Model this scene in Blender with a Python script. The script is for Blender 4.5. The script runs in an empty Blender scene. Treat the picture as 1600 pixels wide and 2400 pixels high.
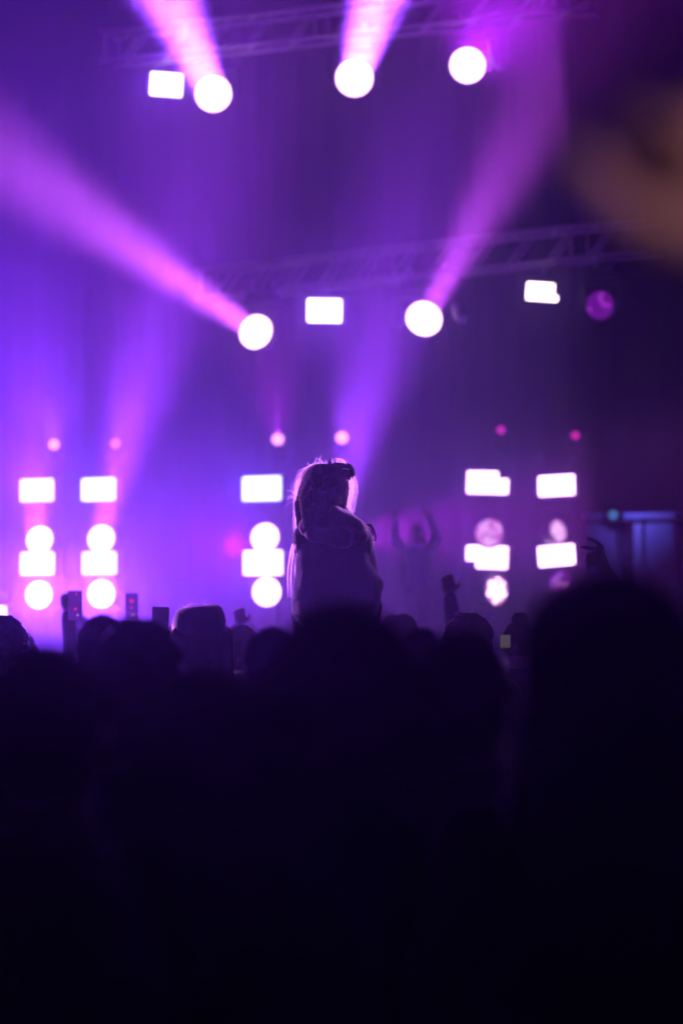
import bpy, bmesh, math, random
from mathutils import Vector, Matrix, Quaternion
random.seed(7)
R = math.radians
S = bpy.context.scene
COL = S.collection

# ------------------------------------------------------------------ camera
F = 85 / 36 * 2400                       # focal length in photograph pixels
HORIZON = 1460
PITCH = math.atan((HORIZON - 1200) / F)
EYE = 1.62
cd = bpy.data.cameras.new('camera')
cam = bpy.data.objects.new('camera', cd); COL.objects.link(cam)
cam.location = (0, 0, EYE); cam.rotation_euler = (R(90) + PITCH, 0, 0)
cd.sensor_fit = 'VERTICAL'; cd.sensor_height = 36; cd.sensor_width = 24; cd.lens = 85
cd.clip_start = 0.05; cd.clip_end = 600
cd.dof.use_dof = True; cd.dof.focus_distance = 10.4; cd.dof.aperture_fstop = 1.8; cd.dof.aperture_blades = 0
S.camera = cam

# ------------------------------------------------------------------ night sky
W = bpy.data.worlds.new('World'); S.world = W; W.use_nodes = True
wn = W.node_tree.nodes; bg = wn['Background']
sky = wn.new('ShaderNodeTexSky'); sky.sky_type = 'NISHITA'; sky.sun_disc = False
sky.sun_elevation = R(-6); sky.sun_rotation = R(200)
W.node_tree.links.new(sky.outputs[0], bg.inputs[0]); bg.inputs[1].default_value = 0.003

# ------------------------------------------------------------------ render settings
S.view_settings.view_transform = 'Standard'; S.view_settings.look = 'None'
S.view_settings.exposure = 0.0; S.view_settings.gamma = 1.0
cy = S.cycles
cy.use_denoising = True
try: cy.denoiser = 'OPENIMAGEDENOISE'
except Exception: pass
cy.denoising_input_passes = 'RGB_ALBEDO_NORMAL'; cy.denoising_prefilter = 'ACCURATE'
cy.use_adaptive_sampling = False
cy.max_bounces = 4; cy.diffuse_bounces = 2; cy.glossy_bounces = 2; cy.transmission_bounces = 3
cy.volume_bounces = 0; cy.transparent_max_bounces = 8
cy.sample_clamp_indirect = 4.0
cy.use_light_tree = True

# ------------------------------------------------------------------ helpers
def px(x, y, Y):
    """world point at depth Y (metres in front of the camera) seen at photograph pixel x, y"""
    a = (x - 800) / F; b = (1200 - y) / F
    c, s = math.cos(PITCH), math.sin(PITCH)
    d = Vector((a, c - b * s, s + b * c))
    return Vector((0, 0, EYE)) + d * (Y / d.y)

TAN = 0.49                                # the stage is seen at an angle: its right end is nearer
def stage_depth(x, Y0): return Y0 / (1 + TAN * (x - 800) / F)
def pst(x, y, Y0): return px(x, y, stage_depth(x, Y0))
STAGE_YAW = -math.atan(TAN)

def mat(name, col, rough=0.6, metal=0.0, noise=0.0, scale=30, spec=0.5, bump=0.0):
    m = bpy.data.materials.new(name); m.use_nodes = True
    nt = m.node_tree; b = nt.nodes['Principled BSDF']
    b.inputs['Base Color'].default_value = (*col, 1); b.inputs['Roughness'].default_value = rough
    b.inputs['Metallic'].default_value = metal; b.inputs['Specular IOR Level'].default_value = spec
    if noise or bump:
        tc = nt.nodes.new('ShaderNodeTexCoord')
        n = nt.nodes.new('ShaderNodeTexNoise'); n.inputs['Scale'].default_value = scale; n.inputs['Detail'].default_value = 6
        nt.links.new(tc.outputs['Object'], n.inputs['Vector'])
        if noise:
            r = nt.nodes.new('ShaderNodeValToRGB')
            r.color_ramp.elements[0].position = 0.3; r.color_ramp.elements[1].position = 0.7
            r.color_ramp.elements[0].color = (*[c * (1 - noise) for c in col], 1)
            r.color_ramp.elements[1].color = (*[min(1, c * (1 + noise)) for c in col], 1)
            nt.links.new(n.outputs['Fac'], r.inputs['Fac']); nt.links.new(r.outputs['Color'], b.inputs['Base Color'])
        if bump:
            bp = nt.nodes.new('ShaderNodeBump'); bp.inputs['Strength'].default_value = bump; bp.inputs['Distance'].default_value = 0.01
            nt.links.new(n.outputs['Fac'], bp.inputs['Height']); nt.links.new(bp.outputs['Normal'], b.inputs['Normal'])
    return m

def sheen(m, w=.6):
    b = m.node_tree.nodes['Principled BSDF']; b.inputs['Sheen Weight'].default_value = w; b.inputs['Sheen Roughness'].default_value = .35; return m
def emit(name, col, strength):
    m = bpy.data.materials.new(name); m.use_nodes = True
    nt = m.node_tree; nt.nodes.clear()
    e = nt.nodes.new('ShaderNodeEmission'); o = nt.nodes.new('ShaderNodeOutputMaterial')
    e.inputs[0].default_value = (*col, 1); e.inputs[1].default_value = strength
    nt.links.new(e.outputs[0], o.inputs[0])
    m.cycles.emission_sampling = 'NONE'
    return m

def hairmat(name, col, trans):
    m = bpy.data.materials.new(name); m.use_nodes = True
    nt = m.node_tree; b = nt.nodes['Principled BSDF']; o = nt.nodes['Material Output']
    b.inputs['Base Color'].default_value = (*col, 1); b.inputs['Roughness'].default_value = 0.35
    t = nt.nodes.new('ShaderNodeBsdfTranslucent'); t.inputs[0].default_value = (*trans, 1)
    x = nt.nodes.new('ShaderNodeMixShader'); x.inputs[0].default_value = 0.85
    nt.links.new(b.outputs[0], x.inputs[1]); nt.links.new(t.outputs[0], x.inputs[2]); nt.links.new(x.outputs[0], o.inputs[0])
    return m

M = {
 'black_metal': mat('black_metal', (0.03, 0.03, 0.033), 0.45, 0.3, 0.2, 60),
 'aluminium': mat('aluminium', (0.62, 0.62, 0.63), 0.5, 0.3, 0.15, 40),
 'aluminium_bright': mat('aluminium_bright', (0.75, 0.75, 0.76), 0.45, 0.2),
 'plastic': mat('black_plastic', (0.02, 0.02, 0.022), 0.4),
 'drape': mat('drape', (0.006, 0.005, 0.007), 0.95, 0, 0.3, 8, 0.2, 0.2),
 'ground': mat('ground', (0.05, 0.048, 0.045), 0.95, 0, 0.35, 3, 0.2, 0.4),
 'deck': mat('deck', (0.04, 0.038, 0.036), 0.7, 0, 0.3, 5),
 'skin': mat('skin', (0.42, 0.26, 0.19), 0.55, 0, 0.08, 40, 0.4),
 'skin2': mat('skin_tan', (0.3, 0.17, 0.11), 0.55, 0, 0.08, 40, 0.4),
 'cloth_black': mat('cloth_black', (0.018, 0.017, 0.02), 0.95, 0, 0.25, 120, 0.15, 0.3),
 'cloth_navy': mat('cloth_navy', (0.02, 0.022, 0.05), 0.95, 0, 0.25, 120, 0.15, 0.3),
 'cloth_plum': mat('cloth_plum', (0.045, 0.015, 0.03), 0.95, 0, 0.25, 120, 0.15, 0.3),
 'cloth_grey': mat('cloth_grey', (0.06, 0.06, 0.065), 0.95, 0, 0.25, 120, 0.15, 0.3),
 'cloth_pale': mat('cloth_pale', (0.6, 0.63, 0.72), 0.9, 0, 0.15, 60, 0.2),
 'denim': mat('denim', (0.02, 0.03, 0.06), 0.95, 0, 0.3, 150, 0.15),
 'hair_dark': mat('hair_dark', (0.018, 0.012, 0.01), 0.85, 0, 0.4, 90, 0.06, 0.5),
 'hair_brown': mat('hair_brown', (0.045, 0.026, 0.016), 0.85, 0, 0.4, 90, 0.06, 0.5),
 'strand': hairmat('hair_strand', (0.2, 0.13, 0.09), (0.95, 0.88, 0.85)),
 'strand_dark': hairmat('hair_strand_dark', (0.06, 0.035, 0.02), (0.7, 0.55, 0.5)),
 'shoe': mat('shoe', (0.04, 0.04, 0.04), 0.7),
 'cabinet': mat('cabinet_panel', (0.4, 0.42, 0.48), 0.6, 0, 0.1, 10),
 'white': mat('white_paint', (0.6, 0.6, 0.6), 0.6),
 'E_white': emit('lens_white', (1.0, 0.55, 1.0), 6),
 'E_blue': emit('lens_bluewhite', (0.5, 0.56, 1.0), 5),
 'E_lav': emit('lens_lavender', (0.8, 0.48, 1.0), 5.5),
 'E_warm': emit('lens_warm', (1.0, 0.78, 0.78), 6),
 'E_pink': emit('lens_pink', (1.0, 0.2, 0.7), 1.3),
 'E_pink2': emit('lens_pink_bright', (1.0, 0.35, 0.8), 2.2),
 'E_mag': emit('lens_magenta', (0.9, 0.03, 0.55), 0.8),
 'E_violet': emit('lens_violet', (0.22, 0.008, 0.4), 0.6),
 'E_violet2': emit('lens_violet_dot', (0.5, 0.05, 0.75), 0.9),
 'E_cell1': emit('cell_white', (1.0, 0.6, 1.0), 1.1),
 'E_cell2': emit('cell_pink', (1.0, 0.3, 0.85), .75),
 'E_cell3': emit('cell_lavender', (0.5, 0.22, 0.95), 0.55),
 'E_cell4': emit('cell_magenta', (0.7, 0.03, 0.55), 0.45),
 'E_cyan': emit('lens_cyan', (0.05, 0.25, 0.6), 0.6),
 'E_yellow': emit('screen_yellow', (0.3, 0.25, 0.16), 0.2),
 'E_blueglow': emit('screen_blue', (0.05, 0.03, 0.9), 0.35),
 'E_red': emit('screen_red', (0.9, 0.02, 0.25), 0.7),
 'E_amber': emit('screen_amber', (0.8, 0.3, 0.3), 0.5),
 'E_screen': emit('screen_violet', (0.12, 0.015, 0.3), 0.6),
 'E_edge': emit('screen_lavender', (0.5, 0.25, 0.9), 0.9),
}

for k_ in ('cloth_black', 'cloth_navy', 'cloth_plum', 'cloth_grey'): sheen(M[k_], .5)
def link(o, parent=None):
    COL.objects.link(o)
    if parent: o.parent = parent
    return o
def empty(name, loc, label, cat, group=None, rz=0, q=None):
    o = bpy.data.objects.new(name, None); o.empty_display_size = 0.1
    o.location = loc
    if q is not None: o.rotation_mode = 'QUATERNION'; o.rotation_quaternion = q
    else: o.rotation_euler = (0, 0, rz)
    tag(o, label, cat, group); return link(o)
def tag(o, label=None, cat=None, group=None, kind=None):
    if label: o['label'] = label
    if cat: o['category'] = cat
    if group: o['group'] = group
    if kind: o['kind'] = kind
    return o
def mesh(name, verts, faces, m, parent=None, smooth=False):
    me = bpy.data.meshes.new(name); me.from_pydata([tuple(v) for v in verts], [], faces); me.update()
    if m: me.materials.append(m)
    if smooth: me.polygons.foreach_set('use_smooth', [True] * len(me.polygons))
    return link(bpy.data.objects.new(name, me), parent)
def share(name, me, parent=None, loc=None, q=None):
    o = bpy.data.objects.new(name, me)
    if loc is not None: o.location = loc
    if q is not None: o.rotation_mode = 'QUATERNION'; o.rotation_quaternion = q
    return link(o, parent)

class MB:
    """collects simple shapes into one mesh"""
    def __init__(s): s.v = []; s.f = []
    def add(s, v, f):
        n = len(s.v); s.v += [Vector(p) for p in v]; s.f += [tuple(i + n for i in q) for q in f]; return s
    def box(s, c, d, rot=None, bev=0.0):
        bm = bmesh.new(); bmesh.ops.create_cube(bm, size=1)
        for v in bm.verts: v.co = Vector((v.co.x * d[0], v.co.y * d[1], v.co.z * d[2]))
        if bev: bmesh.ops.bevel(bm, geom=bm.edges[:], offset=bev, segments=2, affect='EDGES')
        bm.verts.index_update()
        vs = [(rot @ v.co if rot else v.co) + Vector(c) for v in bm.verts]
        s.add(vs, [tuple(v.index for v in f.verts) for f in bm.faces]); bm.free(); return s
    def tube(s, pts, r, n=8, cap=True):
        pts = [Vector(p) for p in pts]
        rs = r if isinstance(r, (list, tuple)) else [r] * len(pts)
        vs, fs = [], []; ref = None
        for i, p in enumerate(pts):
            t = (pts[min(i + 1, len(pts) - 1)] - pts[max(i - 1, 0)]).normalized()
            if ref is None: ref = t.orthogonal().normalized()
            a = (ref - t * ref.dot(t)); a = a.normalized() if a.length > 1e-6 else t.orthogonal().normalized()
            ref = a; b = t.cross(a)
            for k in range(n):
                an = 2 * math.pi * k / n
                vs.append(p + (a * math.cos(an) + b * math.sin(an)) * rs[i])
        for i in range(len(pts) - 1):
            for k in range(n):
                k2 = (k + 1) % n
                fs.append((i * n + k, i * n + k2, (i + 1) * n + k2, (i + 1) * n + k))
        if cap: fs.append(tuple(range(n))[::-1]); fs.append(tuple((len(pts) - 1) * n + k for k in range(n)))
        return s.add(vs, fs)
    def lathe(s, prof, n=24, rot=None, c=(0, 0, 0)):
        """prof: list of (radius, y) turned round the y axis"""
        vs, fs = [], []
        for (r, y) in prof:
            for k in range(n):
                a = 2 * math.pi * k / n; p = Vector((r * math.cos(a), y, r * math.sin(a)))
                vs.append((rot @ p if rot else p) + Vector(c))
        for i in range(len(prof) - 1):
            for k in range(n):
                k2 = (k + 1) % n; fs.append((i * n + k, i * n + k2, (i + 1) * n + k2, (i + 1) * n + k))
        fs.append(tuple(range(n))[::-1]); fs.append(tuple((len(prof) - 1) * n + k for k in range(n)))
        return s.add(vs, fs)
    def cone(s, p0, r0, p1, r1, n=12):
        """rounded cone between two balls"""
        p0, p1 = Vector(p0), Vector(p1); ax = (p1 - p0); L = ax.length
        t = ax.normalized() if L > 1e-6 else Vector((0, 0, 1))
        pts, rs = [], []
        for k in range(5):
            a = -math.pi / 2 * (1 - k / 4.0); pts.append(p0 + t * r0 * math.sin(a)); rs.append(max(r0 * math.cos(a), 1e-4))
        for k in range(5):
            a = math.pi / 2 * (k / 4.0); pts.append(p1 + t * r1 * math.sin(a)); rs.append(max(r1 * math.cos(a), 1e-4))
        a = t.orthogonal().normalized(); b = t.cross(a); vs, fs = [], []
        for p, r in zip(pts, rs):
            for k in range(n):
                an = 2 * math.pi * k / n; vs.append(p + (a * math.cos(an) + b * math.sin(an)) * r)
        m = len(pts)
        for i in range(m - 1):
            for k in range(n):
                k2 = (k + 1) % n; fs.append((i * n + k, i * n + k2, (i + 1) * n + k2, (i + 1) * n + k))
        fs.append(tuple(range(n))[::-1]); fs.append(tuple((m - 1) * n + k for k in range(n)))
        return s.add(vs, fs)
    def ell(s, c, r, rot=None, n=16, m=10):
        vs, fs = [], []; c = Vector(c)
        for i in range(m + 1):
            th = max(1e-3, min(math.pi - 1e-3, math.pi * i / m))
            for k in range(n):
                a = 2 * math.pi * k / n
                p = Vector((r[0] * math.sin(th) * math.cos(a), r[1] * math.sin(th) * math.sin(a), r[2] * math.cos(th)))
                vs.append((rot @ p if rot else p) + c)
        for i in range(m):
            for k in range(n):
                k2 = (k + 1) % n; fs.append((i * n + k, (i + 1) * n + k, (i + 1) * n + k2, i * n + k2))
        fs.append(tuple(range(n))); fs.append(tuple(m * n + k for k in range(n))[::-1])
        return s.add(vs, fs)
    def data(s, name, m, smooth=False):
        me = bpy.data.meshes.new(name); me.from_pydata([tuple(v) for v in s.v], [], s.f); me.update()
        if m: me.materials.append(m)
        if smooth: me.polygons.foreach_set('use_smooth', [True] * len(me.polygons))
        return me
    def build(s, name, m, parent=None, smooth=False): return link(bpy.data.objects.new(name, s.data(name, m, smooth)), parent)
    def fused(s, name, m, voxel=0.012, it=6, noise=0.0, nscale=0.05):
        """one continuous smooth skin over everything collected"""
        o = bpy.data.objects.new('tmp', s.data('tmp', None)); COL.objects.link(o)
        r = o.modifiers.new('r', 'REMESH'); r.mode = 'VOXEL'; r.voxel_size = voxel
        q = o.modifiers.new('s', 'SMOOTH'); q.iterations = it; q.factor = 0.5
        if noise:
            tx = bpy.data.textures.new('n', 'CLOUDS'); tx.noise_scale = nscale
            d = o.modifiers.new('d', 'DISPLACE'); d.texture = tx; d.strength = noise; d.mid_level = 0.5
        dg = bpy.context.evaluated_depsgraph_get()
        me = bpy.data.meshes.new_from_object(o.evaluated_get(dg)); bpy.data.objects.remove(o)
        me.name = name; me.materials.clear(); me.materials.append(m)
        me.polygons.foreach_set('use_smooth', [True] * len(me.polygons))
        return me

def aim(d, up=Vector((0, 0, 1))):
    """rotation taking local -y to direction d and local z near up"""
    y = -Vector(d).normalized(); x = y.cross(up).normalized(); z = x.cross(y)
    return Matrix((x, y, z)).transposed()

def lamp_area(name, loc, d, size, energy, col, spread=180, shape='DISK', size_y=None):
    l = bpy.data.lights.new(name, 'AREA'); l.shape = shape; l.size = size
    if size_y: l.size_y = size_y
    l.energy = energy; l.color = col; l.spread = R(spread)
    o = bpy.data.objects.new(name, l); o.location = loc
    o.rotation_mode = 'QUATERNION'; o.rotation_quaternion = Vector(d).to_track_quat('-Z', 'Y')
    COL.objects.link(o); return o

# ================================================================== SETTING
g = mesh('ground', [(-110, -110, 0), (110, -110, 0), (110, 110, 0), (-110, 110, 0)], [(0, 1, 2, 3)], M['ground'])
tag(g, 'dark trampled ground under the festival crowd', kind='structure')

sx = Vector((math.cos(STAGE_YAW), math.sin(STAGE_YAW), 0))       # along the stage, to the right
sn = Vector((sx.y, -sx.x, 0))                                    # out of the stage, to the audience
if sn.y > 0: sn = -sn
SROT = Matrix((sx, -sn, Vector((0, 0, 1)))).transposed()
stage = MB().box((0, 0, 0.6), (22, 11, 1.2), None, 0.02).build('stage_deck', M['deck'])
stage.matrix_world = Matrix.Translation((0, 30.5, 0)) @ SROT.to_4x4()
tag(stage, 'black stage deck behind the crowd', kind='structure')

# black drape at the back of the stage: separate hanging lengths with folds
back = empty('stage_backdrop', Vector((0, 34.2, 1.2)), 'dark pleated drape hanging at the back of the stage', 'drape', rz=STAGE_YAW)
def drape_mesh(w, h, seed):
    rr = random.Random(seed); n = 60; vs, fs = [], []
    ph = [rr.uniform(0, 6.3) for _ in range(4)]
    for j in range(9):
        z = h * j / 8
        for i in range(n + 1):
            x = -w / 2 + w * i / n
            y = 0.02 * math.sin(x * 17 + ph[0] + 0.5 * math.sin(z * .5)) + 0.008 * math.sin(x * 31 + ph[1] + z * .2) + 0.04 * math.sin(x * 6 + ph[2])
            vs.append((x, y, z))
    for j in range(8):
        for i in range(n): a = j * (n + 1) + i; fs.append((a, a + 1, a + n + 2, a + n + 1))
    me = bpy.data.meshes.new('drape_panel'); me.from_pydata(vs, [], fs); me.materials.append(M['drape'])
    me.polygons.foreach_set('use_smooth', [True] * len(me.polygons)); return me
for i in range(9):
    share('drape_panel', drape_mesh(2.5, 11.5, i), back, Vector((-10 + 2.46 * i, 0.0, 0.02)))
MB().tube([(-11.3, 0.06, 11.6), (11.3, 0.06, 11.6)], 0.03).build('top_pipe', M['black_metal'], back)

# ------------------------------------------------------------------ trusses
def truss(a, b, s, step, label):
    a, b = Vector(a), Vector(b); d = (b - a); L = d.length
    t = empty('lighting_truss', a, label, 'truss', 'trusses above the stage')
    ux = d.normalized(); uz = Vector((0, 0, 1)); uy = ux.cross(uz).normalized()
    C = lambda x, y, z: ux * x + uy * y + uz * z
    for y in (0, s):
        for z in (0, s):
            MB().tube([C(0, y, z), C(L, y, z)], 0.026, 10).build('chord', M['aluminium'], t, True)
    n = int(L / step)
    dm = MB().tube([C(0, 0, 0), C(step * .62, 0, s)], 0.013, 6).data('brace', M['aluminium'], True)
    vm = MB().tube([C(0, 0, 0), C(0, 0, s)], 0.013, 6).data('brace', M['aluminium'], True)
    hm = MB().tube([C(0, 0, 0), C(step * .62, s, 0)], 0.013, 6).data('brace', M['aluminium'], True)
    for i in range(n):
        share('brace', dm, t, C(i * step + .1, 0, 0)); share('brace', dm, t, C(i * step + .1 + step * .35, s, 0))
        share('brace', hm, t, C(i * step + .1, 0, 0)); share('brace', hm, t, C(i * step + .1, 0, s))
        if i % 5 == 0: share('brace', vm, t, C(i * step + .06, 0, 0)); share('brace', vm, t, C(i * step + .06, s, 0))
    return t
def level_pair(x1, y1, x2, y2, Y2):
    """ends of a level bar: depth of the left end follows from equal height"""
    b = px(x2, y2, Y2); lo, hi = 10, 60
    for _ in range(60):
        m_ = (lo + hi) / 2
        if px(x1, y1, m_).z > b.z: hi = m_
        else: lo = m_
    return px(x1, y1, lo), b
a, b = level_pair(270, 157, 1330, 38, 24.8)
d = (b - a); T1 = truss(a, b + d * 0.06, 0.32, 0.52, 'aluminium box truss crossing the top of the picture')
def on_truss1(x): return a1 + (b1 - a1) * ((x - 270) / 1060)
a1, b1 = a, b
a, b = level_pair(505, 705, 1530, 598, 25.6)
a2, b2 = a, b; d = b - a
T2 = truss(a, b + d * 0.02, 0.34, 0.52, 'lower aluminium box truss behind the round spotlights')

# ------------------------------------------------------------------ fixtures
def hexcells(parent, rad, rings, mats, y=-0.006):
    r = rad / (2 * rings + .7)
    hx = {}
    def data(m):
        if m not in hx:
            b = MB(); b.lathe([(r * .9, 0.004), (r * .84, -0.006), (r * .45, -0.013)], 6); hx[m] = b.data('lens_cell', M[m], False)
        return hx[m]
    i = 0
    for q in range(-rings, rings + 1):
        for s_ in range(-rings, rings + 1):
            if abs(q + s_) > rings: continue
            x = (q + s_ / 2) * 2 * r; z = s_ * r * math.sqrt(3)
            if math.hypot(x, z) > rings * 2 * r * .97: continue
            share('lens_cell', data(random.choice(mats)), parent, Vector((x, y, z)), Quaternion((0, 1, 0), R(30))); i += 1

def moving_head(lens, d, diam, lm, label, group, hang=1, cells=None, base_off=None, name='spotlight'):
    """lens: world centre of the glass; d: beam direction; hang=1 from above, -1 standing"""
    d = Vector(d).normalized(); rd = diam / 2; piv = lens - d * (diam * .62)
    base = piv + Vector((0, 0, hang * diam * 1.12)) if base_off is None else piv + base_off
    t = empty(name, base, label, 'spotlight', group)
    yaw = math.atan2(-d.x, d.y) + math.pi
    qy = Matrix.Rotation(math.atan2(d.x, -d.y), 3, 'Z')
    loc = lambda v: Vector(v) - base
    up = Vector((0, 0, hang))
    bb = MB().box(up * 0.03, (diam * .95, diam * .62, diam * .3), qy, 0.012); bb.build('base', M['plastic'], t)
    if hang > 0:
        for s_ in (-1, 1):
            c = qy @ Vector((s_ * diam * .3, 0, diam * .18 + .03))
            MB().tube([c, c + Vector((0, 0, .06)), c + Vector((0, 0, .061)), c + Vector((0, 0, .11))], [.012, .012, .03, .03], 10).build('clamp', M['aluminium'], t)
    y = MB(); w = diam * .66
    off = loc(piv)
    e0 = qy @ Vector((-w, 0, 0)); e1 = qy @ Vector((w, 0, 0)); ub = up * -diam * .2
    y.tube([off + e0 - up * diam * .12, off + e0, e0 + ub - up * .03, e0 * .8 + ub, e1 * .8 + ub, e1 + ub - up * .03, off + e1, off + e1 - up * diam * .12],
           [.02, .045, .032, .035, .035, .032, .045, .02], 8)
    y.build('yoke', M['plastic'], t, True)
    rot = aim(d)
    hd = MB().lathe([(rd * .55, diam * .78), (rd * .8, diam * .66), (rd * .95, diam * .3), (rd * 1.1, 0.05), (rd * 1.14, 0.0), (rd * 1.14, -.03), (rd * 1.03, -.03), (rd * 1.01, 0.0)], 28)
    hm = hd.data('head', M['plastic'], True)
    h = share('head', hm, t, loc(lens), rot.to_quaternion())
    MB().box((0, 0, rd * .97), (rd * .9, diam * .4, .03), None, .008).build('cooling_fin', M['black_metal'], h).location = (0, diam * .33, 0)
    if cells:
        MB().lathe([(rd, 0.012), (rd, -.002)], 24).build('lens_plate', M['E_cell2' if 'E_cell1' in cells else 'E_violet'], h)
        hexcells(h, rd, 3, cells)
    else:
        MB().lathe([(rd, .01), (rd, -.002), (rd * .8, -.014), (rd * .4, -.022)], 28).build('lens', M[lm], h, True)
    return t

def strobe(c, w, h, lm, label, group, roll=0, d=None, notch=None, cat='strobe light', yoke=True, blinds=False):
    d = Vector(d if d is not None else sn).normalized()
    rot = aim(d) @ Matrix.Rotation(R(roll), 3, 'Y')
    t = empty('strobe_light' if not blinds else 'blinder_light', c, label, cat, group, q=rot.to_quaternion())
    MB().box((0, .075, 0), (w + .05, .13, h + .05), None, .012).build('housing', M['black_metal'], t)
    if yoke:
        y = MB(); zz = h / 2 + .09
        y.tube([(-w / 2 - .05, .08, 0), (-w / 2 - .05, .1, zz), (w / 2 + .05, .1, zz), (w / 2 + .05, .08, 0)], .012)
        y.build('yoke', M['black_metal'], t); MB().tube([(0, .1, zz + .013), (0, .1, zz + .09)], .016).build('clamp', M['aluminium'], t)
    # the bright glass: rows of segments, a corner of them may be dark
    nx, nz = (8, 3)
    for i in range(nx):
        for j in range(nz):
            off = notch and (i, j) in notch
            x = -w / 2 + w * (i + .5) / nx; z = -h / 2 + h * (j + .5) / nz
            key = (round(w, 3), round(h, 3), lm if not off else 'plastic')
            if key not in strobe.cache:
                strobe.cache[key] = MB().box((0, 0, 0), (w / nx - .002, .012, h / nz - .002), None, .002).data('segment', M[key[2]])
            share('segment', strobe.cache[key], t, Vector((x, -.0, z)))
    return t
strobe.cache = {}

PUR = (0.29, 0.055, 1.0); MAG = (0.55, 0.02, 0.9); BLU = (0.06, 0.035, 1.0); LAV = (0.17, 0.02, 1.0)
GAIN = 1.0
# ---- round spotlights hung from the trusses, with their beams
def hung(lx, ly, Y0, tx, ty, tY, diam, col, watts, spread, label, lm='E_white', beam_d=None, hook=None):
    lens = pst(lx, ly, Y0); tgt = px(tx, ty, tY); d = (tgt - lens).normalized()
    t = moving_head(lens, d, diam, lm, label, 'round spotlights on the trusses')
    if hook:       # bright curved arm beside the lamp
        h_ = [px(x_, y_, lens.y - .22) - t.location for x_, y_ in hook]
        MB().tube(h_, [.034, .036, .034, .036, .04, .036], 12).build('curved_arm', M['aluminium_bright'], t, True)
    if watts: lamp_area('beam', lens + d * .03, d, beam_d or diam * .9, watts * GAIN, col, spread)
hung(500, 220, 25.9, 330, -150, 19, .385, PUR, 75, 5, 'round white spotlight with a beam up to the left, under the top truss')
hung(830, 183, 25.9, 925, -150, 19, .385, PUR, 75, 5, 'round white spotlight in the middle under the top truss')
hung(1095, 153, 25.9, 1200, 0, 21, .36, (.5, .015, 1.0), 8, 20, 'round white spotlight at the right under the top truss', hook=[(1149, 92), (1150, 115), (1152, 135), (1157, 148), (1168, 155), (1180, 152)])
hung(600, 778, 27.0, 60, 410, 22, .385, (.66, .10, .95), 55, 10, 'round white spotlight with a long beam up to the left', beam_d=.24)
hung(993, 747, 27.0, 1290, 190, 20, .385, (.6, .07, .95), 15, 10, 'round white spotlight with a beam up to the right', beam_d=.24, hook=[(1066, 708), (1068, 725), (1071, 740), (1076, 750), (1084, 752), (1088, 742)])
moving_head(pst(1405, 716, 27.0), (-.35, -1, -.1), .30, 'E_violet', 'dim violet honeycomb spotlight at the far right', 'round spotlights on the trusses', cells=['E_violet', 'E_violet', 'E_violet', 'E_violet2'])

# ---- rectangular blinders hung from the trusses
for (x, y, Y0, w, h, roll, e, lab, notch) in [
    (390, 198, 26.0, .36, .25, 6, 20, 'small warm white rectangular light left under the top truss', None),
    (760, 728, 27.2, .385, .26, 2, 22, 'warm white rectangular light in the middle under the lower truss', None),
    (1270, 684, 27.2, .34, .19, 5, 1.5, 'tilted warm white rectangular light with dark corner segments', {(7, 2), (7, 1)})]:
    c = pst(x, y, Y0)
    strobe(c, w, h, 'E_warm', lab, 'rectangular lights on the trusses', roll, d=Vector((-.15, -1, -.2)), notch=notch, blinds=True, cat='stage light')
    lamp_area('blinder', c + Vector((0, -.05, 0)), (-.1, -1, -.2), w, e * GAIN, (.24, .035, 1.0), 120, 'RECTANGLE', h)

# ---- six lighting towers on the deck, in pairs
def tower(x, label):
    f = pst(x, 1300, 30.35); f.z = 1.2
    t = empty('lighting_tower', f, label, 'lighting tower', 'light towers on the stage', rz=STAGE_YAW)
    H = 2.45
    for s_ in (-.2, .2): MB().tube([(s_, 0, .04), (s_, 0, H)], .025, 10).build('upright', M['black_metal'], t, True)
    for z in (.3, .8, 1.3, 1.8, 2.3): MB().tube([(-.2, 0, z), (.2, 0, z)], .016, 8).build('rung', M['black_metal'], t)
    MB().box((0, 0, .02), (.7, .6, .036), None, .006).build('base_plate', M['black_metal'], t)
    return t
TW = [
 # x, strobe1, head1, strobe2, head2, lens materials, side word
 dict(x=90, s1=(87, 1149, .50, .285), h1=(94, 1265), s2=(88, 1321, .50, .285), h2=(92, 1394), m1='E_lav', m2='E_white', w='leftmost'),
 dict(x=234, s1=(231, 1147, .50, .285), h1=(238, 1263), s2=(233, 1320, .50, .285), h2=(238, 1392), m1='E_blue', m2='E_lav', w='second from left'),
 dict(x=618, s1=(613, 1145, .54, .30), h1=(621, 1260), s2=(616, 1319, .54, .30), h2=(625, 1387), m1='E_blue', m2='E_white', w='just left of the woman on shoulders'),
 dict(x=778, s1=(775, 1141, .54, .30), h1=(782, 1258), s2=(778, 1315, .54, .30), h2=(785, 1385), m1='E_blue', m2='E_white', w='behind the woman on shoulders'),
 dict(x=1142, s1=(1142, 1131, .53, .265), h1=(1146, 1250), s2=(1140, 1306, .53, .265), h2=(1162, 1384), m1='E_white', m2='E_white', w='second from right'),
 dict(x=1304, s1=(1303, 1138, .45, .235), h1=(1306, 1246), s2=(1303, 1302, .45, .235), h2=(1313, 1365), m1='E_white', m2='E_white', w='rightmost'),
]
SHAFT = {1: (520, 230, 18, 27, 8), 3: (1010, 300, 18, 18, 8), 0: (60, 300, 18, 16, 16)}
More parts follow.
